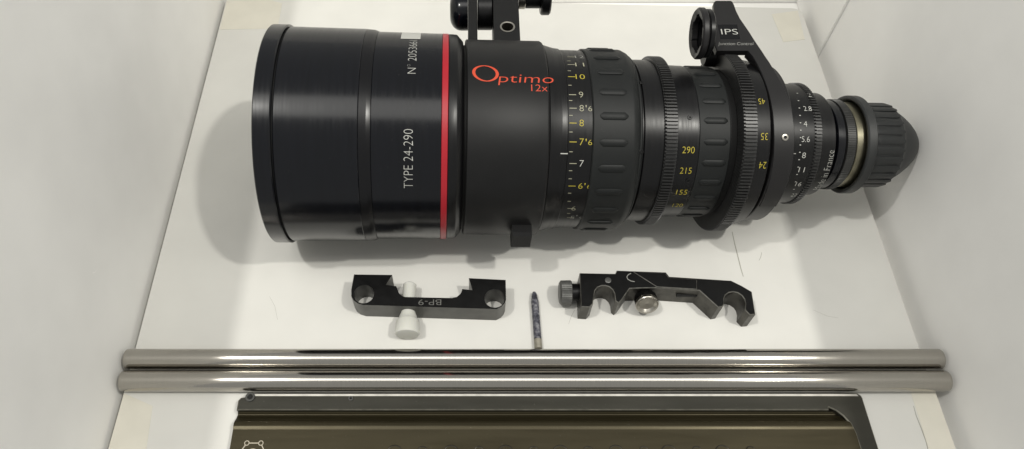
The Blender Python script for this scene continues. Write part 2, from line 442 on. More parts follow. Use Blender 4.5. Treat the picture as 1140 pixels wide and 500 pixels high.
# --- raised pads and ribs on the grips: one mesh, turned copies
def pad_mesh(name, sa, sb, r, w, h, m, rise=0.6):
    V = []; n = 5; K = 9
    for i in range(K):
        f = i / (K - 1); s = sa + (sb - sa) * f
        e = min(f, 1 - f) * (sb - sa); k = min(1.0, math.sqrt(max(0.0, 1 - (1 - min(e / (w * 0.5), 1)) ** 2)) + 0.001)
        for q, hh in ((-0.5, -0.8), (-0.47, h * 0.55), (-0.3, h), (0.3, h), (0.47, h * 0.55), (0.5, -0.8)):
            t = q * w * max(k, 0.25) / r
            V.append(cyl(s, r + (hh if hh < 0 else hh * (k if i in (0, K - 1) else 1)), t))
    Fc = []
    for i in range(K - 1):
        for j in range(5):
            Fc.append((i * 6 + j, i * 6 + j + 1, (i + 1) * 6 + j + 1, (i + 1) * 6 + j))
    Fc += [tuple(range(6)), tuple(range((K - 1) * 6, K * 6))[::-1]]
    o = mk(name, V, Fc, m, None, 45)
    me = o.data; bpy.data.objects.remove(o)
    me.transform(Matrix.Translation(-Vector(np.array(LENS0) * MM)))
    return me
PA = Vector((P0 - np.array(LENS0)) * MM)
def place_turned(name, me, phis, parent):
    for ph in phis:
        o = bpy.data.objects.new(name, me); C.objects.link(o); o.parent = parent
        # phi grows from FR towards UP: rotation about -D or +D
        sgn = 1.0 if np.cross(FR, UP) @ D > 0 else -1.0
        o.matrix_local = Matrix.Translation(PA) @ Matrix.Rotation(sgn * ph, 4, Vector(D)) @ Matrix.Translation(-PA)
def row_phi(x, y, r): return oncyl(x, y, r)[1]
ph0 = row_phi(684, 129, 69)
place_turned('grip_pad', pad_mesh('grip_pad', S(668, 68.5), S(700, 68.5), 68.2, 5.4, 1.25, M['rubber']), [ph0 + math.radians(15 * k) for k in range(24)], grip1)
ph0 = row_phi(800, 158, 57)
place_turned('grip_pad', pad_mesh('grip_pad', S(784, 57), S(811, 57), 56.6, 4.6, 1.2, M['rubber']), [ph0 + math.radians(15 * k) for k in range(24)], grip2)
place_turned('grip_rib', pad_mesh('grip_rib', sW + 0.4, sX + 0.6, 31.9, 5.8, 0.75, M['cap']), [0.1 + 2 * math.pi * k / 28 for k in range(28)], cap)
# knurled pads round the mount ring
# --- printing on the barrel
def wrap(V2, s0, phi0, r, mode):
    out = []
    for x, y in V2:
        if mode == 'axial': out.append(cyl(s0 + x, r, phi0 + y / r))
        elif mode == 'flip': out.append(cyl(s0 - x, r, phi0 - y / r))
        else: out.append(cyl(s0 - y, r, phi0 + x / r))
    return out
LIFT = 0.12
def print_text(s, px, py, wpx, hpx, r, mode='axial', k=0.62, foreshort=None):
    """text centred on pixel (px, py); width and height in mm"""
    V2, Fc = text_mesh(s, wpx, hpx, -0.022 if mode == 'circ' else -0.012)
    s0, ph = oncyl(px, py, r)
    c = V2.max(0) / 2
    V2 = V2 - c
    return wrap(V2, s0, ph, r + LIFT, mode), Fc
def tick(px0, px1, py, r, w=0.5):
    sa, ph = oncyl(px0, py, r); sb, _ = oncyl(px1, py, r)
    h = w / 2 / r
    return [cyl(sa, r + LIFT, ph - h), cyl(sb, r + LIFT, ph - h), cyl(sb, r + LIFT, ph + h), cyl(sa, r + LIFT, ph + h)], [(0, 1, 2, 3)]
def prints(name, items, m, parent):
    if name.startswith('scale'):
        for V, Fc in items: mk(name, V, Fc, m, parent, None)
        return
    V, Fc = join(*items); return mk(name, V, Fc, m, parent, None)

prints('lettering', [print_text('TYPE 24-290', 454.5, 178, 40.5, 6.2, 77.15, 'circ')], M['white'], bar2)
prints('lettering', [print_text('N\u00b0 2053661', 459, 60, 37.5, 6.0, 77.1, 'circ')], M['white'], bar2)
# paper sticker at the end of the serial number
sa, pa = oncyl(447, 39.0, 77.1); sb, pb = oncyl(468, 44, 77.1)
V = []; k = 8
for i in range(k + 1):
    ph = pb + (pb * 0 + 0.26) * i / k
    V += [cyl(sa, 77.35, ph), cyl(sb, 77.35, ph)]
mk('paper_sticker', V, [(2 * i, 2 * i + 1, 2 * i + 3, 2 * i + 2) for i in range(k)], M['white'], bar2, 60)

rc = 73.2
logo = []
# large thin O drawn as a tilted ellipse ring, then the small letters
s0, phO = oncyl(540.5, 81.5, rc)
def ring2(cx, cy, a, b, t, tilt, n=40, thin=0.45):
    V = []; Fc = []
    for i in range(n):
        q = 2 * math.pi * i / n
        th = t * (thin + (1 - thin) * abs(math.cos(q)))
        for aa, bb in ((a, b), (a - th, b - th * 0.75)):
            x, y = aa * math.cos(q), bb * math.sin(q)
            V.append((cx + x + tilt * y, cy + y))
    for i in range(n):
        j = (i + 1) % n
        Fc.append((2 * i, 2 * j, 2 * j + 1, 2 * i + 1))
    return np.array(V), Fc
V2, Fc = ring2(0, 0, 9.0, 7.2, 2.1, -0.12)
logo.append((wrap(V2, s0, phO, rc + LIFT, 'axial'), Fc))
V2, Fc = text_mesh('ptimo', 37, 9.0)
V2[:, 0] += V2[:, 1] * 0.14
sB0, phB = oncyl(554.5, 91.8, rc)
V2[:, 1] -= 2.2
logo.append((wrap(V2, sB0, phB, rc + LIFT, 'axial'), Fc))
logo.append(print_text('12x', 600.5, 98, 11.0, 5.2, rc, 'axial'))
prints('lettering', logo, M['orange'], collar)

r1 = 67.15
rowsN = [(63.5, '12', 'dimp'), (72, '11', 'cream'), (85.5, '10', 'yellow'), (105.5, '9', 'cream'), (120.5, "8'6", 'cream'), (137, '8', 'yellow'),
         (158, "7'6", 'yellow'), (182, '7', 'white'), (207, "6'6", 'yellow'), (232, '6', 'cream'), (242, "5'9", 'dimp')]
groups = {}
for y, s, k in rowsN:
    base = s.split("'")
    xo = 647.5 if y < 225 else 641 if y < 238 else 640
    xo -= max(0, abs(y - 150) - 30) * 0.045
    groups.setdefault(k, []).append(print_text(base[0], xo, y, 2.3 * len(base[0]) + (1.7 if len(base[0]) > 1 else 0.6), 4.5, r1, 'axial'))
    if len(base) > 1:
        groups[k].append(print_text(base[1], xo + 9.5, y + 0.6, 2.6, 3.6, r1, 'axial'))
        groups[k].append(print_text("'", xo + 5.0, y - 2.0, 0.7, 1.8, r1, 'axial'))
    groups.setdefault('cream' if k != 'yellow' else 'yellow', []).append(tick(634 - max(0, abs(y - 150) - 30) * 0.045, 642 - max(0, abs(y - 150) - 30) * 0.045, y, r1, 0.5))
for y in (68, 79, 95, 112, 128.5, 147, 169, 190, 199, 215, 224, 237.5):
    groups['cream'].append(tick(633.8 - max(0, abs(y - 150) - 30) * 0.045, 637.5 - max(0, abs(y - 150) - 30) * 0.045, y, r1, 0.45))
for k, it in groups.items(): prints('scale_mark', it, M[k], scale1)
prints('index_mark', [tick(624, 632, 171, 68.6, 0.7)], M['white'], scale1)

prints('scale_mark', [print_text('290', 766.5, 167, 8.6, 4.6, 57.7, 'axial'), print_text('215', 763.5, 190, 8.2, 4.6, 57.7, 'axial'),
        print_text('155', 759, 214, 7.8, 4.6, 57.7, 'axial'), print_text('120', 754.5, 228.5, 7.4, 4.4, 57.7, 'axial')], M['yellow'], scale2)
prints('scale_mark', [print_text('45', 843 + 5, 113, 4.6, 4.4, 63.0, 'flip'), print_text('35', 851, 152, 4.8, 4.8, 62.9, 'flip'),
        print_text('24', 849, 184, 5.0, 4.8, 62.9, 'flip')], M['yellow'], scale3)
ri = 46.1
it = []
for s, x, y in (('2', 898, 106), ('2.8', 896, 121), ('4', 893.5, 138), ('5.6', 894, 155), ('8', 892, 173), ('11', 889.5, 189), ('16', 886, 205), ('22', 881, 217)):
    it.append(print_text(s, x + 3.0, y, 1.6 * len(s) + 1.0, 4.0, ri, 'axial'))
for k in range(15):
    y = 104 + k * 8.2
    x = 891.5 - abs(y - 148) ** 2 * 0.0019
    it.append(tick(x - 1.0, x + 0.6, y, ri, 0.6))
it.append(tick(879.5, 886, 171, ri + 0.2, 0.5))
prints('scale_mark', it, M['white'], iris)
prints('lettering', [print_text('Made in France', 919, 193, 36, 4.6, 40.05, 'circ')], M['white'], fr_ring)

# --- little screws on the barrel
def cap_screw(name, px, py, r, rad, parent, m=M['silver'], mi=M['groove']):
    s, ph = oncyl(px, py, r)
    nrm = math.cos(ph) * FR + math.sin(ph) * UP; tan = -math.sin(ph) * FR + math.cos(ph) * UP
    o = cyl(s, r, ph)
    V, Fc = turned(o, nrm, D, tan, [(-0.5, rad), (0.35, rad), (0.5, rad * 0.85), (0.5, rad * 0.5)], 20)
    a = mk(name, V, Fc[:-2], m, parent, 30)
    V, Fc = turned(o, nrm, D, tan, [(0.1, rad * 0.52), (0.05, 0)], 12)
    mk('socket', V, Fc[:-1], mi, a if parent is lens else parent, 30)
cap_screw('set_screw', 874, 153, 60.2, 2.4, lens)
cap_screw('set_screw', 768, 131, 57.6, 1.7, lens, M['lens'])
cap_screw('set_screw', 766, 201, 57.6, 1.7, lens, M['lens'])
cap_screw('set_screw', 714, 169, 64.4, 1.5, lens, M['lens'])
cap_screw('set_screw', 714, 92, 64.4, 1.3, lens, M['lens'])

# --- forked foot on the far side of the support collar, with its pivot hardware
zt, zb = 121.0, 86.0
xa = [at(521, 20, zt)[0], at(531.5, 20, zt)[0], at(549.5, 20, zt)[0], at(578, 20, zt)[0]]
ya = 398.0; ye = 486.0
yroot = at(540, 43, zt)[1]
def box(x0, x1, y0, y1, z0, z1, c=0.6): return prism([(x0, y0), (x1, y0), (x1, y1), (x0, y1)], z0, z1, c)
foot = mk('mounting_foot', *box(xa[0], xa[1], ya, ye, zb, zt), M['collar'], lens, 30)
# broad cheek with a round hole through it
hx, hy = at(565, 30, zt)[:2]; hr = 5.4
def holed_box(x0, x1, y0, y1, z0, z1, hx, hy, hr, depth, n=32):
    """box whose top has a round blind hole"""
    V = []; Fc = []
    circ = [(hx + hr * math.cos(2 * math.pi * i / n), hy + hr * math.sin(2 * math.pi * i / n)) for i in range(n)]
    per = []
    for i in range(n):                                    # perimeter point in the same direction
        t = 2 * math.pi * i / n; dx, dy = math.cos(t), math.sin(t)
        k = min([(x1 - hx) / dx if dx > 1e-9 else 1e9, (x0 - hx) / dx if dx < -1e-9 else 1e9,
                 (y1 - hy) / dy if dy > 1e-9 else 1e9, (y0 - hy) / dy if dy < -1e-9 else 1e9])
        per.append((hx + k * dx, hy + k * dy))
    # snap the nearest direction to each corner
    for cx, cy in ((x0, y0), (x1, y0), (x1, y1), (x0, y1)):
        i = min(range(n), key=lambda i: (per[i][0] - cx) ** 2 + (per[i][1] - cy) ** 2); per[i] = (cx, cy)
    V += [(*p, z1) for p in per] + [(*p, z1) for p in circ] + [(*p, z1 - depth) for p in circ] + [(*p, z0) for p in per]
    for i in range(n):
        j = (i + 1) % n
        Fc += [(i, j, n + j, n + i), (n + i, n + j, 2 * n + j, 2 * n + i), (i, 3 * n + i, 3 * n + j, j)]
    Fc += [tuple(range(2 * n, 3 * n)), tuple(range(3 * n, 4 * n))]
    return V, Fc
cheek = mk('mounting_foot', *holed_box(xa[2], xa[3], ya, ye, zb, zt, hx, hy, hr, 18), M['collar'], lens, 30)
V, Fc = turned(np.array([hx, hy, zt]), Z_, X_, Y_, [(-14, hr - 0.9), (0.25, hr - 0.9), (0.45, hr - 0.4), (0.3, hr + 0.35), (-0.5, hr + 0.35)], 32)
mk('hole_bushing', V, Fc[:-2], M['silver'], cheek, 30)
mk('foot_bridge', *box(xa[1] - 0.3, xa[2] + 0.3, ya, at(540, 49, zt)[1], zb, zt - 1.0), M['collar'], lens, 30)
py_, pz_ = at(540, 12, 106)[1], 106.0
pc = np.array([0, py_, pz_])
def xturn(name, prof, m, c0=pc, n=48, cc=0.6, parent=lens):
    V, Fc = turned(c0, X_, Y_, Z_, chamfer(prof, cc), n); return mk(name, V, Fc, m, parent, 30)
xturn('pivot_roller', [(xa[1] + 0.4, 3), (xa[1] + 0.4, 15.2), (xa[2] - 0.4, 15.2), (xa[2] - 0.4, 3)], M['lens'])
kx = at(501, 12, 106)[0]
dome = [(xa[0] - 0.2, 3), (xa[0] - 0.2, 15.6), (xa[0] - 5.5, 15.6)]
for t in range(1, 8):
    a = t / 8 * math.pi / 2; dome.append((xa[0] - 5.5 - (xa[0] - 5.5 - kx) * math.sin(a), 15.6 * (0.35 + 0.65 * math.cos(a))))
dome.append((kx, 0.001))
V, Fc = turned(pc, X_, Y_, Z_, dome, 48); mk('clamp_knob', V, Fc, M['lens_front'], lens, 35)
pc2 = np.array([0, at(590, -4, 104)[1], 104.0])
b = [at(x, 0, 104)[0] for x in (578, 585, 602, 605, 613)]
xturn('bolt_washer', [(b[0] - 0.5, 2), (b[0] - 0.5, 10.2), (b[1], 10.2), (b[1], 2)], M['silver'], pc2)
xturn('bolt_shaft', [(b[1], 2), (b[1], 9.6), (b[2], 9.6), (b[2], 2)], M['lens'], pc2)
xturn('bolt_head', [(b[2], 2), (b[2], 15), (b[4], 15), (b[4], 2)], M['lens'], pc2, cc=1.2)
# small lug low on the near side of the collar
s_, ph_ = oncyl(581, 250, rc)
nrm = math.cos(0.05) * FR + math.sin(0.05) * UP; tan = -math.sin(0.05) * FR + math.cos(0.05) * UP
V = []
cb = P0 + D * s_
for q in (-7, 7):
    for dn, dt in ((70, -9), (79, -9), (81, -7), (81, 7), (79, 9), (70, 9)):
        V.append(cb + D * q + nrm * dn + tan * (dt - 20))
mk('collar_lug', V, [(0, 1, 7, 6), (1, 2, 8, 7), (2, 3, 9, 8), (3, 4, 10, 9), (4, 5, 11, 10), (5, 0, 6, 11), tuple(range(6)), tuple(range(6, 12))], M['collar'], lens, 30)

# ================================================================== control bracket clamped round the rear barrel
RB = 60.0
base_s = S(872, RB)
brk = thing('control_bracket', (cyl(base_s, 0, 0)[0], cyl(base_s, 0, 0)[1], 0), 'dark grey arm bracket lettered IPS clamped round the rear of the lens', 'lens bracket')
phT = math.radians(85)
def arm_point(y):
    """where the row of pixel y meets the arm's outer face (circle, then tangent plane), in the plane across X"""
    cx = cyl(base_s, 0, 0)[1:]
    o = np.array([0, H]); d = ray(PX, y)[1:]
    T = cx + RB * np.array([-math.cos(phT), math.sin(phT)]); nT = np.array([-math.cos(phT), math.sin(phT)])
    t = ((T - o) @ nT) / (d @ nT); q = o + t * d
    tau = np.array([math.sin(phT), math.cos(phT)])       # along +phi
    if (q - T) @ tau > 0: return q, nT, t
    w = o - cx; A = d @ d; B = 2 * d @ w; Cc = w @ w - RB * RB
    t = (-B - math.sqrt(max(B * B - 4 * A * Cc, 0))) / (2 * A); q = o + t * d
    return q, (q - cx) / RB, t
armrows = [(1, 796, 814.5), (2, 795, 816), (5, 795, 817.5), (12, 795, 820), (20, 795, 824), (28, 795, 829.5), (36, 795, 835), (44, 795, 840), (51.5, 796, 845), (56.5, 798, 848.5)]
armrows2 = [(51.5, 829, 844), (62, 837, 852), (70, 842, 857.5), (80, 847, 863.5), (90, 851, 869), (100, 854.5, 874), (112, 857.5, 879), (126, 860, 882.5),
            (140, 861, 884.5), (155, 861.5, 885), (170, 861, 884.3), (185, 859.5, 882.5), (200, 856.5, 878.5), (212, 853, 874.5), (222, 849, 869.5), (230, 845, 864.5)]
def band(rows, th):
    V = []; Fc = []
    for y, xl, xr in rows:
        q, nn, t = arm_point(y)
        xs = [t * (x - PX) / F for x in (xl, xl + 0.8, xr - 0.8, xr)]
        inn = q - nn * th; q2 = q - nn * 0.7
        V += [(xs[0], *inn), (xs[0], *q2), (xs[1], *q), (xs[2], *q), (xs[3], *q2), (xs[3], *inn)]
    n = len(rows)
    for i in range(n - 1):
        for j in range(6):
            a, b_ = i * 6 + j, i * 6 + (j + 1) % 6
            Fc.append((a, b_, b_ + 6, a + 6))
    Fc += [tuple(range(6)), tuple(range((n - 1) * 6, n * 6))[::-1]]
    return V, Fc
arm = mk('arm', *band(armrows, 5.0), M['arm'], brk, 35)
mk('arm', *band([(56.4, 832, 848.4)] + armrows2[1:], 7.0), M['arm'], brk, 35)
# the rest of the clamp band, out of sight round the far side
V, Fc = turned(P0, D, FR, UP, chamfer([(S(862.5, RB), 56.3), (S(862.5, RB), RB - 0.6), (S(884, RB), RB - 0.6), (S(884, RB), 56.3)], 0.5), 96)
mk('clamp_band', V, Fc[:-2], M['arm'], brk, 30)
# text on the arm
def arm_text(s, px, py, w, h, shear=0.0, lift=0.15):
    V2, Fc = text_mesh(s, w, h); V2 = V2 - V2.max(0) / 2; V2[:, 0] += V2[:, 1] * shear
    q, nn, t = arm_point(py); x0 = t * (px - PX) / F
    tau = np.array([nn[1], -nn[0]])
    V = []
    for x, y in V2:
        z = q + tau * y + nn * lift; V.append((x0 + x, *z))
    return V, Fc
V = []
q, nn, t = arm_point(35.5); tau = np.array([nn[1], -nn[0]]); x0 = t * (811 - PX) / F
for dx, dy in ((-7, -7), (7.5, -7), (7.5, 7), (-7, 7)): V.append((x0 + dx, *(q + tau * dy + nn * 0.06)))
pl = mk('label_field', V, [(0, 1, 2, 3)], M['lens_band'], [o for o in brk.children][0], None)
prints('lettering', [arm_text('IPS', 812, 35.5, 12.2, 5.2)], M['white'], pl.parent)
prints('lettering', [arm_text('Junction Control', 819, 49.3, 25.5, 3.8, 0.25)], M['worn'], pl.parent)
# socket: a split sleeve whose mouth faces the front of the lens
sc = at(780, 37.5, 144)
def sleeve(name, x0, x1, ro, ri, c0, m, parent, teeth=0):
    n = 96; V = []; Fc = []
    def rin(i):
        if not teeth: return ri
        return ri - (1.3 if (i * teeth // n) % 2 == 0 and (i * teeth % n) < n else 0)
    rows = [(x0 + 1, None), (x0, ro - 1.2), (x0 + 1.2, ro), (x1 - 1, ro), (x1, ro - 1), (x1, None), (x0 + 1, None)]
    for x, r in rows:
        for i in range(n):
            a = 2 * math.pi * i / n; rr = rin(i) if r is None else r
            V.append((x, c0[1] + rr * math.cos(a), c0[2] + rr * math.sin(a)))
    for k in range(len(rows) - 1):
        for i in range(n):
            j = (i + 1) % n; Fc.append((k * n + i, k * n + j, (k + 1) * n + j, (k + 1) * n + i))
    return mk(name, V, Fc, m, parent, 30)
xs0 = at(774.5, 37.5, 144)[0]; xs1 = at(786.5, 37.5, 144)[0]
sleeve('socket_sleeve', xs0, xs0 + 5, 18.0, 13.6, sc, M['arm'], brk, 12)
sleeve('socket_body', xs0 + 5, xs1 + 2, 17.0, 13.0, sc, M['lens'], brk)
V, Fc = turned(np.array([0, sc[1], sc[2]]), X_, Y_, Z_, [(xs1 + 1.4, 0.0), (xs1 + 1.4, 12.9)], 32); mk('socket_floor', V, Fc[:-1], M['groove'], brk, 30)
c2 = at(797, 60.5, 110)
V, Fc = turned(np.array([0, c2[1], c2[2]]), X_, Y_, Z_, chamfer([(at(783, 60.5, 110)[0], 3), (at(783, 60.5, 110)[0], 9.5), (at(809, 60.5, 110)[0], 9.5), (at(809, 60.5, 110)[0], 3)], 1.5), 48)
mk('clamp_lobe', V, Fc, M['arm'], brk, 30)

# ================================================================== rod bracket plate (near left), top face at 20 mm
def arc(cx, cy, r, a0, a1, n=8):
    return [(cx + r * math.cos(math.radians(a0 + (a1 - a0) * i / n)), cy + r * math.sin(math.radians(a0 + (a1 - a0) * i / n))) for i in range(n + 1)]
def tess_with_holes(outer, holes, z0, z1, c=0.5):
    """plate with through holes, chamfered outer top edge: (verts, faces)"""
    from mathutils.geometry import tessellate_polygon
    def ccw(P): 
        a = sum(P[i][0] * P[(i + 1) % len(P)][1] - P[(i + 1) % len(P)][0] * P[i][1] for i in range(len(P)))
        return P if a > 0 else P[::-1]
    outer = ccw([tuple(map(float, p[:2])) for p in outer])
    Vp, _ = prism(outer, z0, z1, c); n = len(outer)
    top = [v[:2] for v in Vp[2 * n:3 * n]]
    V = list(Vp); Fc = []
    for k in range(2):
        for i in range(n):
            j = (i + 1) % n; Fc.append((k * n + i, k * n + j, (k + 1) * n + j, (k + 1) * n + i))
    loops_top = [list(range(2 * n, 3 * n))]; loops_bot = [list(range(n))]
    for hl in holes:
        m_ = len(hl); o = len(V)
        V += [(x, y, z0) for x, y in hl] + [(x, y, z1) for x, y in hl]
        for i in range(m_):
            j = (i + 1) % m_; Fc.append((o + i, o + m_ + i, o + m_ + j, o + j))
        loops_top.append(list(range(o + m_, o + 2 * m_))); loops_bot.append(list(range(o, o + m_)))
    for loops in (loops_top, loops_bot):
        flat = [i for l in loops for i in l]
        tris = tessellate_polygon([[Vector(V[i]) for i in l] for l in loops])
        Fc += [tuple(flat[i] for i in t) for t in tris]
    return V, Fc
def top_side(o, m_side, lim=0.5, edge=None):
    """steep faces take the worn / machined side material"""
    o.data.materials.append(m_side)
    if edge: o.data.materials.append(edge)
    for p in o.data.polygons:
        if abs(p.normal.z) < lim: p.material_index = 1
        elif edge and p.normal.z < 0.93 and p.normal.z > 0: p.material_index = 2
ZB = 20.0
pxo = [(394, 305.3), (436.5, 305.8), (429.5, 316.8), (441, 318.4), (442.5, 322), (444, 326), (447, 329), (451, 330.4), (478, 331), (503, 331.5), (508.5, 330.3), (512.5, 327),
       (514, 324), (514.7, 321.5), (526, 322.8), (522, 309.4), (563, 311.4), (563.4, 333), (562, 337), (558.5, 341), (553, 343.8), (500, 342.2), (404, 339.2), (398, 337.4), (393.5, 334), (391, 329.5), (391, 322)]
poly = [at(x, y, ZB)[:2] for x, y in pxo]
def hole(px, py, z, r, n=36):
    c = at(px, py, z)[:2]; return [(c[0] + r * math.cos(2 * math.pi * i / n), c[1] + r * math.sin(2 * math.pi * i / n)) for i in range(n)]
bc = np.mean(poly, 0)
bp = thing('rod_bracket', (bc[0], bc[1], 0), 'black notched bracket plate with two round holes, marked BP-9, with a white screw', 'bracket')
body = mk('body', *tess_with_holes(poly, [hole(405.2, 327.4, ZB, 7.7), hole(550.6, 332.2, ZB, 7.7)], 0.05, ZB, 0.45), M['bracket'], bp, 35)
top_side(body, M['bracket_side'])
V2, Fc = text_mesh('BP-9', 17.0, 4.6)
c0 = at(478.5, 336.6, ZB); mx = V2.max(0) / 2
M['faint'] = mat('engraved_grey', (0.12, 0.12, 0.11), 0.6)
prints('lettering', [([(c0[0] - (x - mx[0]), c0[1] - (y - mx[1]), ZB + 0.06) for x, y in V2], Fc)], M['faint'], body)
# nylon thumbscrew through the plate, along Y
ax_ = at(455, 352, 9.6)
sx = at(454.5, 350, 9.6)
yA = at(456, 320, 9.6)[1]; yB = at(454, 348.5, 9.6)[1]; yC = at(454, 357, 9.6)[1]; yD = at(454, 372.5, 9.6)[1]
prof = [(yA + 3, 0.001), (yA + 3, 4.0), (yA + 2, 5.2), (yB + 2, 5.2), (yB, 5.4), (yB - 3, 6.6), (yC + 1.5, 7.0), (yC, 8.2), (yC - 1.5, 9.0), (yD + 1, 9.3), (yD, 8.6), (yD - 0.3, 7.5), (yD - 0.5, 0.001)]
V, Fc = turned(np.array([sx[0], 0, 9.6]), Y_, X_, Z_, prof, 40)
scr = mk('thumb_screw', V, Fc, M['nylon'], bp, 30)
scr['label'] = 'white nylon thumb screw through the plate'

# ================================================================== pin lying against the far rod
a = at(594.6, 325, 3.0); b_ = at(599.5, 388.5, 3.0)
dv = (b_ - a); Lp = np.linalg.norm(dv); dv /= Lp; uu = np.cross(dv, Z_)
pin = thing('threaded_pin', (*((a + b_) / 2)[:2], 0), 'thin mottled steel pin lying between the two black brackets', 'pin')
prof = [(0, 0.001), (0.3, 1.2), (2.2, 2.0), (7.5, 2.6)]
s = 7.5
while s < Lp - 9:
    prof += [(s + 0.35, 2.9), (s + 0.9, 2.9), (s + 1.25, 2.6), (s + 1.4, 2.6)]; s += 1.4
V, Fc = turned(a, dv, uu, Z_, prof, 20); mk('shank', V, Fc, M['pin_thread'], pin, 40)
V, Fc = turned(a, dv, uu, Z_, chamfer([(s, 1), (s, 2.95), (Lp, 2.95), (Lp, 1)], 0.4), 24); mk('end', V, Fc, M['pin_end'], pin, 30)

# ================================================================== jawed rod clamp (near right), top face at 21 mm
ZC = 21.0
pxc = [(645.4, 303.8), (685, 304.6), (686.8, 301), (741.5, 303), (745.2, 307.8), (814, 312.2), (826, 318), (837.2, 324.6), (841.3, 350), (834.8, 350.6), (829.4, 345),
       (830, 338), (828.8, 333), (826, 329), (821.5, 326), (816.4, 324.8), (811.5, 325.8), (807.6, 328.6), (806, 333), (806.3, 338), (805, 341.2), (799.6, 342.2),
       (790, 333.5), (778.8, 323.4), (731, 320.4), (717, 320.6), (701, 321.2), (691.5, 334.8), (688.4, 337.4), (685.2, 334.8), (684.2, 327), (682, 322.5), (678.5, 319.4), (674, 318), (670, 318), (665.5, 319.8),
       (662.4, 323.6), (661.2, 330), (660.3, 338), (656.4, 342), (646.8, 341.4)]
poly = [at(x, y, ZC)[:2] for x, y in pxc]
cc_ = np.mean(poly, 0)
rc_ = thing('rod_clamp', (cc_[0], cc_[1], 0), 'worn black jawed rod clamp with two hooked ends and knurled knobs', 'clamp')
cb_ = mk('body', *tess_with_holes(poly, [], 0.05, ZC, 0.55), M['bracket'], rc_, 35)
top_side(cb_, M['clamp_side'], 0.5, M['bare_edge'])
# sliding plate let into the top, with its bare diagonal edge
pxs = [(705, 302.6), (740.8, 304.2), (744.4, 309), (776, 311.2), (776, 322.2), (731.5, 319.6)]
V, Fc = prism([at(x, y, ZC + 0.8)[:2] for x, y in pxs], ZC - 0.5, ZC + 0.9, 0.45)
o = mk('slide_plate', V, Fc, M['bracket'], rc_, 35); top_side(o, M['clamp_side'], 0.5, M['bare_edge'])
# engraved hook-shaped line and a small screw on the top
pts = [at(x, y, ZC)[:2] for x, y in ((706.5, 313.6), (702.5, 313), (699, 311), (697.8, 308.4), (699.5, 305.8), (702.5, 304.4))]
V = []; 
for i, p in enumerate(pts):
    q = pts[min(i + 1, len(pts) - 1)] - pts[max(i - 1, 0)]; q = np.array([-q[1], q[0]]) / np.linalg.norm(q)
    V += [(*(p + q * 0.3), ZC + 0.07), (*(p - q * 0.3), ZC + 0.07)]
mk('engraved_line', V, [(2 * i, 2 * i + 1, 2 * i + 3, 2 * i + 2) for i in range(len(pts) - 1)], M['dimp'], cb_, None)
c0 = at(677, 312, ZC)
V, Fc = turned(c0, Z_, X_, Y_, [(-0.4, 2.4), (0.25, 2.4), (0.4, 2.1), (0.4, 1.2), (0.1, 1.1), (0.1, 0.001)], 20); mk('set_screw', V, Fc, M['clamp_knob'], rc_, 30)
# slot milled into the near side of the arm
ysl = at(760, 322.2, ZC)[1]
o0 = at(756, 323, ZC); o1 = at(778, 323.4, ZC)
V, Fc = box(o0[0], o1[0] + 1, min(o0[1], o1[1]) - 0.5, max(o0[1], o1[1]) + 1, 11.0, 13.4, 0.2); mk('slot', V, Fc, M['groove'], cb_, 30)
# side knob on the left end, axis along X
def knurled(name, o, axis, u, w, prof, n, m, parent, depth=0.35, flats=None):
    V = []; Fc = []; k = 2 * n
    for s, r in prof:
        for i in range(k):
            t = 2 * math.pi * i / k; rr = r - (depth if (i % 2 and r > 2) else 0)
            V.append(o + axis * s + rr * (math.cos(t) * u + math.sin(t) * w))
    for a in range(len(prof) - 1):
        for i in range(k):
            j = (i + 1) % k; Fc.append((a * k + i, a * k + j, (a + 1) * k + j, (a + 1) * k + i))
    Fc += [tuple(range(k)), tuple(range((len(prof) - 1) * k, len(prof) * k))[::-1]]
    return mk(name, V, Fc, m, parent, 30)
zk = 10.4
k0, k1, k2, k3 = (at(x, 326, zk) for x in (622.5, 636, 637, 646.5))
ko = np.array([0, k1[1], zk])
kn = knurled('side_knob', ko, X_, Y_, Z_, [(k0[0], 7.6), (k0[0] + 1.2, 9.4), (k1[0] - 0.6, 9.6), (k1[0], 9.0)], 40, M['clamp_knob'], rc_, 0.3)
V, Fc = turned(ko, X_, Y_, Z_, [(k1[0], 7.2), (k3[0], 7.2)], 32); mk('knob_neck', V, Fc, M['bracket'], kn, 30)
# thumbscrew with a bright dished end, axis towards the viewer
zk = 8.9
t0 = at(716.5, 327, zk); t1 = at(719.5, 345, zk)
tv = np.array([0.0, -0.93, 0.37]) ; to = np.array([at(718.5, 340, zk)[0], t0[1], zk + 0.5])
lt = t0[1] - t1[1]
tk = knurled('thumb_screw', to, tv, X_, np.cross(tv, X_), [(-4, 5.4), (lt * 0.35, 5.4), (lt * 0.36, 8.4), (lt - 3.2, 8.6)], 36, M['bracket'], rc_, 0.3)
V, Fc = turned(to, tv, X_, np.cross(tv, X_), [(lt - 3.2, 8.6), (lt - 0.6, 8.7), (lt, 8.3), (lt + 0.1, 7.0), (lt - 0.6, 6.2), (lt - 1.6, 5.2), (lt - 1.9, 0.001)], 48)
mk('bright_cap', V, Fc[:-1], M['silver'], tk, 30)

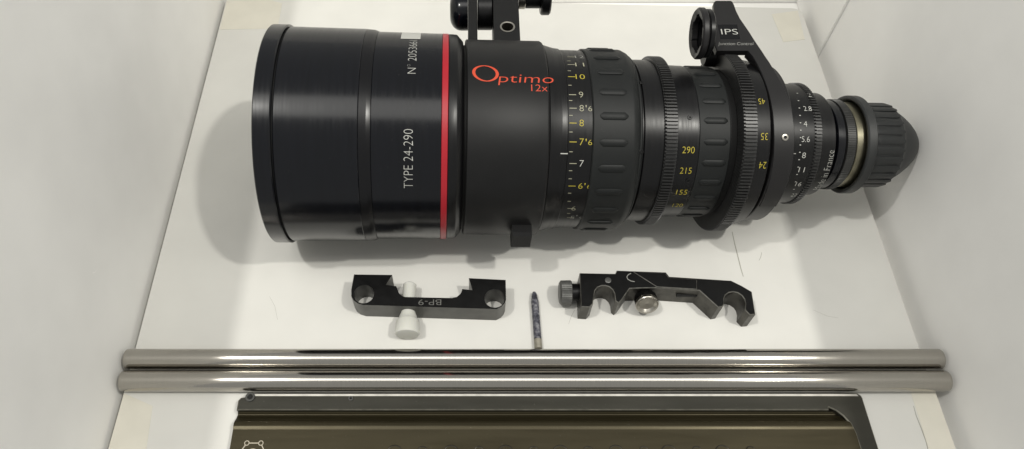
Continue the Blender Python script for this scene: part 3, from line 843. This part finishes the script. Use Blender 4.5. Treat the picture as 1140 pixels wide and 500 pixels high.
# ================================================================== two steel rods
def rod(Y, x0, x1, label):
    r = 7.5; prof = [(x0 + 0.5, 4.0), (x0, 4.6), (x0, 6.7), (x0 + 0.3, 7.2), (x0 + 0.9, r), (x0 + 2.2, r)] + [(x0 + 2.2 + (x1 - x0 - 4.4) * i / 12, r) for i in range(1, 12)] + [(x1 - 2.2, r), (x1 - 0.9, r), (x1 - 0.3, 7.2), (x1, 6.7), (x1, 4.6), (x1 - 0.5, 4.0)]
    V, Fc = turned(np.array([0, Y, r + 0.02]), X_, Y_, Z_, prof, 64)
    o = mk('support_rod', V, Fc, M['rod'], None, 35); tag(o, label, 'rod', 'steel rods side by side')
    return rebase(o, ((x0 + x1) / 2, Y, r + 0.02))
rod(206.8, at(137, 400, 7.5)[0] + 2.6, at(1050.5, 400, 7.5)[0] - 2.6, 'long polished steel rod nearer the lens, against the pin')
rod(190.2, at(132, 424, 7.5)[0] + 2.6, at(1058, 424, 7.5)[0] - 2.6, 'long polished steel rod nearer the bronze plate')

# ================================================================== bronze base plate (near edge)
plate = thing('base_plate', (60, 120, 0), 'dark bronze anodised base plate with grooved edge in front of the rods', 'plate')
zf = 8.0                                             # flange
yb = at(600, 437.5, zf)[1]; yl = at(600, 456.5, zf)[1]
yg = at(600, 463.5, 4.0)[1]; yc = at(600, 472.5, 8.4)[1]
xl0, xl1 = at(262.5, 460, zf)[0], at(274.5, 440, zf)[0]
xr_ = at(972, 470, zf)[0]
def extr(prof, x0, x1):
    n = len(prof); V = [(x0, *p) for p in prof] + [(x1, *p) for p in prof]
    Fc = [(i, (i + 1) % n, n + (i + 1) % n, n + i) for i in range(n)] + [tuple(range(n)), tuple(range(n, 2 * n))[::-1]]
    return V, Fc
# flange along the far edge
fl = [(xl1, yb - 1.5), (xl1 + 1.5, yb), (at(955, 437.5, zf)[0], yb), (at(959, 440, zf)[0], yb - 2)]
pxf = [(960.5, 443), (970, 473), (985, 520)]
outer = fl + [tuple(at(x, y, zf)[:2]) for x, y in pxf]
inner = [tuple(at(x, y, zf)[:2]) for x, y in ((962, 520), (958, 500), (952, 482), (947, 472), (939, 463), (931, 457), (923, 453.5))]
outer += inner + [(at(923, 456.5, zf)[0], yl), (xl0, yl), (xl0, yl + 7), (xl0 + 1.5, yl + 9), (xl1 - 1, yl + 9.5)]
V, Fc = prism(outer, 0.05, zf, 0.75)
flange = mk('edge_flange', V, Fc, M['plate_flange'], plate, 30); top_side(flange, M['plate_flange'], 0.3, M['plate_edge'])  # bright edge lines put into the chamfers as a paler metal colour
V, Fc = prism([(xl1 + 1.6, yb - 2.4), (xl1 + 2.6, yb - 0.8), (at(953, 437.5, zf)[0], yb - 0.8), (at(955, 438.5, zf)[0], yb - 2.4)], zf - 0.2, zf + 0.25, 0.15)
mk('edge_strip', V, Fc, M['pale_strip'], plate, 30)  # thin bright strip added along the far edge of the flange
# grooved bed: falls into a rounded channel, rises to a crest, then runs flat to the near edge
prof = [(yl - 0.02, 0.1), (yl - 0.02, 4.2)]
for i in range(9):
    f = i / 8; y = yl - 0.8 + (yg - yl + 0.8) * f; prof.append((y, 3.8 - 0.8 * math.sin(math.pi * f)))
for i in range(1, 13):
    f = i / 12; y = yg + (yc - yg) * f; prof.append((y, 3.8 + 4.8 * (0.5 - 0.5 * math.cos(math.pi * min(1, f * 1.0))) ** 0.85))
prof += [(yc - 0.5, 8.75), (yc - 1.0, 8.75), (yc - 1.5, 8.68), (yc - 2.0, 8.52), (yc - 2.5, 8.26), (yc - 2.9, 8.0), (yc - 3.3, 7.9), (yc - 3.8, 7.88), (60, 7.88), (60, 0.1)]
xr2 = at(924, 455, zf)[0]
V = []; nP = len(prof)
def right_edge(y):
    pts = [(p[1], p[0]) for p in inner]; pts.sort()
    ys = [p[0] for p in pts]; xs = [p[1] for p in pts]
    return float(np.interp(y, ys, xs)) + 1.2
for y, z in prof: V.append((xl0 - 0.0, y, z))
for y, z in prof: V.append((right_edge(y), y, z if z < 7.4 else min(z, 7.88)))
Fc = [(i, (i + 1) % nP, nP + (i + 1) % nP, nP + i) for i in range(nP)] + [tuple(range(nP)), tuple(range(nP, 2 * nP))[::-1]]
bed = mk('bed', V, Fc, M['plate'], plate, 30)
# screws on the flange
def flange_screw(px, py, r):
    c0 = at(px, py, zf + 0.5)
    V, Fc = turned(np.array([c0[0], c0[1], zf]), Z_, X_, Y_, chamfer([(-0.5, r), (1.1, r), (1.1, r * 0.55), (0.3, r * 0.5), (0.3, 0.001)], 0.2), 28)
    a = mk('socket_screw', V, Fc, M['clamp_knob'] if r < 3 else M['bracket_side'], plate, 30)
    V, Fc = turned(np.array([c0[0], c0[1], zf]), Z_, X_, Y_, [(0.45, r * 0.5), (0.42, 0.001)], 6); mk('socket', V, Fc[:1] + Fc[1:], M['groove'], a, 30)
flange_screw(278.5, 442, 3.4); flange_screw(390.5, 443.5, 1.7)
# the row of countersunk screws whose far rims reach into the picture
for k, x in enumerate((439, 502, 563, 624, 686, 745, 805)):
    for dx, r, dy in ((0, 5.6, 504.5), (31, 3.6, 502.5)):
        c0 = at(x + dx, dy, 7.88); o0 = np.array([c0[0], c0[1], 7.88])
        V, Fc = turned(o0, Z_, X_, Y_, [(-0.4, r), (0.14, r), (0.3, r - 0.4), (0.14, r - 0.8), (-0.3, r - 1.0)], 32)
        a = mk('countersunk_screw', V, Fc[:-2], M['plate_end'], plate, 30)
        V, Fc = turned(o0, Z_, X_, Y_, [(0.05, r - 0.72), (0.05, r * 0.45), (0.02, 0.001)], 32); mk('screw_head', V, Fc[:-2], M['plate'], a, 40)
# etched emblem: six small rings joined by lines round a disc
ec = at(280.5, 507, 7.88)[:2]; er = 9.6; items = []
ze = 7.88 + 0.07
nodes_ = [(ec[0] + er * math.cos(math.radians(60 * k)), ec[1] + er * math.sin(math.radians(60 * k))) for k in range(6)]
for k in range(6):
    n = 20; c = nodes_[k]; V = []
    for i in range(n):
        t = 2 * math.pi * i / n
        V += [(c[0] + 1.8 * math.cos(t), c[1] + 1.8 * math.sin(t), ze), (c[0] + 1.25 * math.cos(t), c[1] + 1.25 * math.sin(t), ze)]
    items.append((V, [(2 * i, 2 * ((i + 1) % n), 2 * ((i + 1) % n) + 1, 2 * i + 1) for i in range(n)]))
    p, q = np.array(nodes_[k]), np.array(nodes_[(k + 1) % 6]); t = (q - p) / np.linalg.norm(q - p); nn = np.array([-t[1], t[0]]) * 0.35
    p2, q2 = p + t * 1.8, q - t * 1.8
    items.append(([(*(p2 + nn), ze), (*(q2 + nn), ze), (*(q2 - nn), ze), (*(p2 - nn), ze)], [(0, 1, 2, 3)]))
V = [(ec[0] + 4.6 * math.cos(2 * math.pi * i / 28), ec[1] + 4.6 * math.sin(2 * math.pi * i / 28), ze) for i in range(28)]
items.append((V, [tuple(range(28))]))
prints('emblem', items, M['etch'], bed)
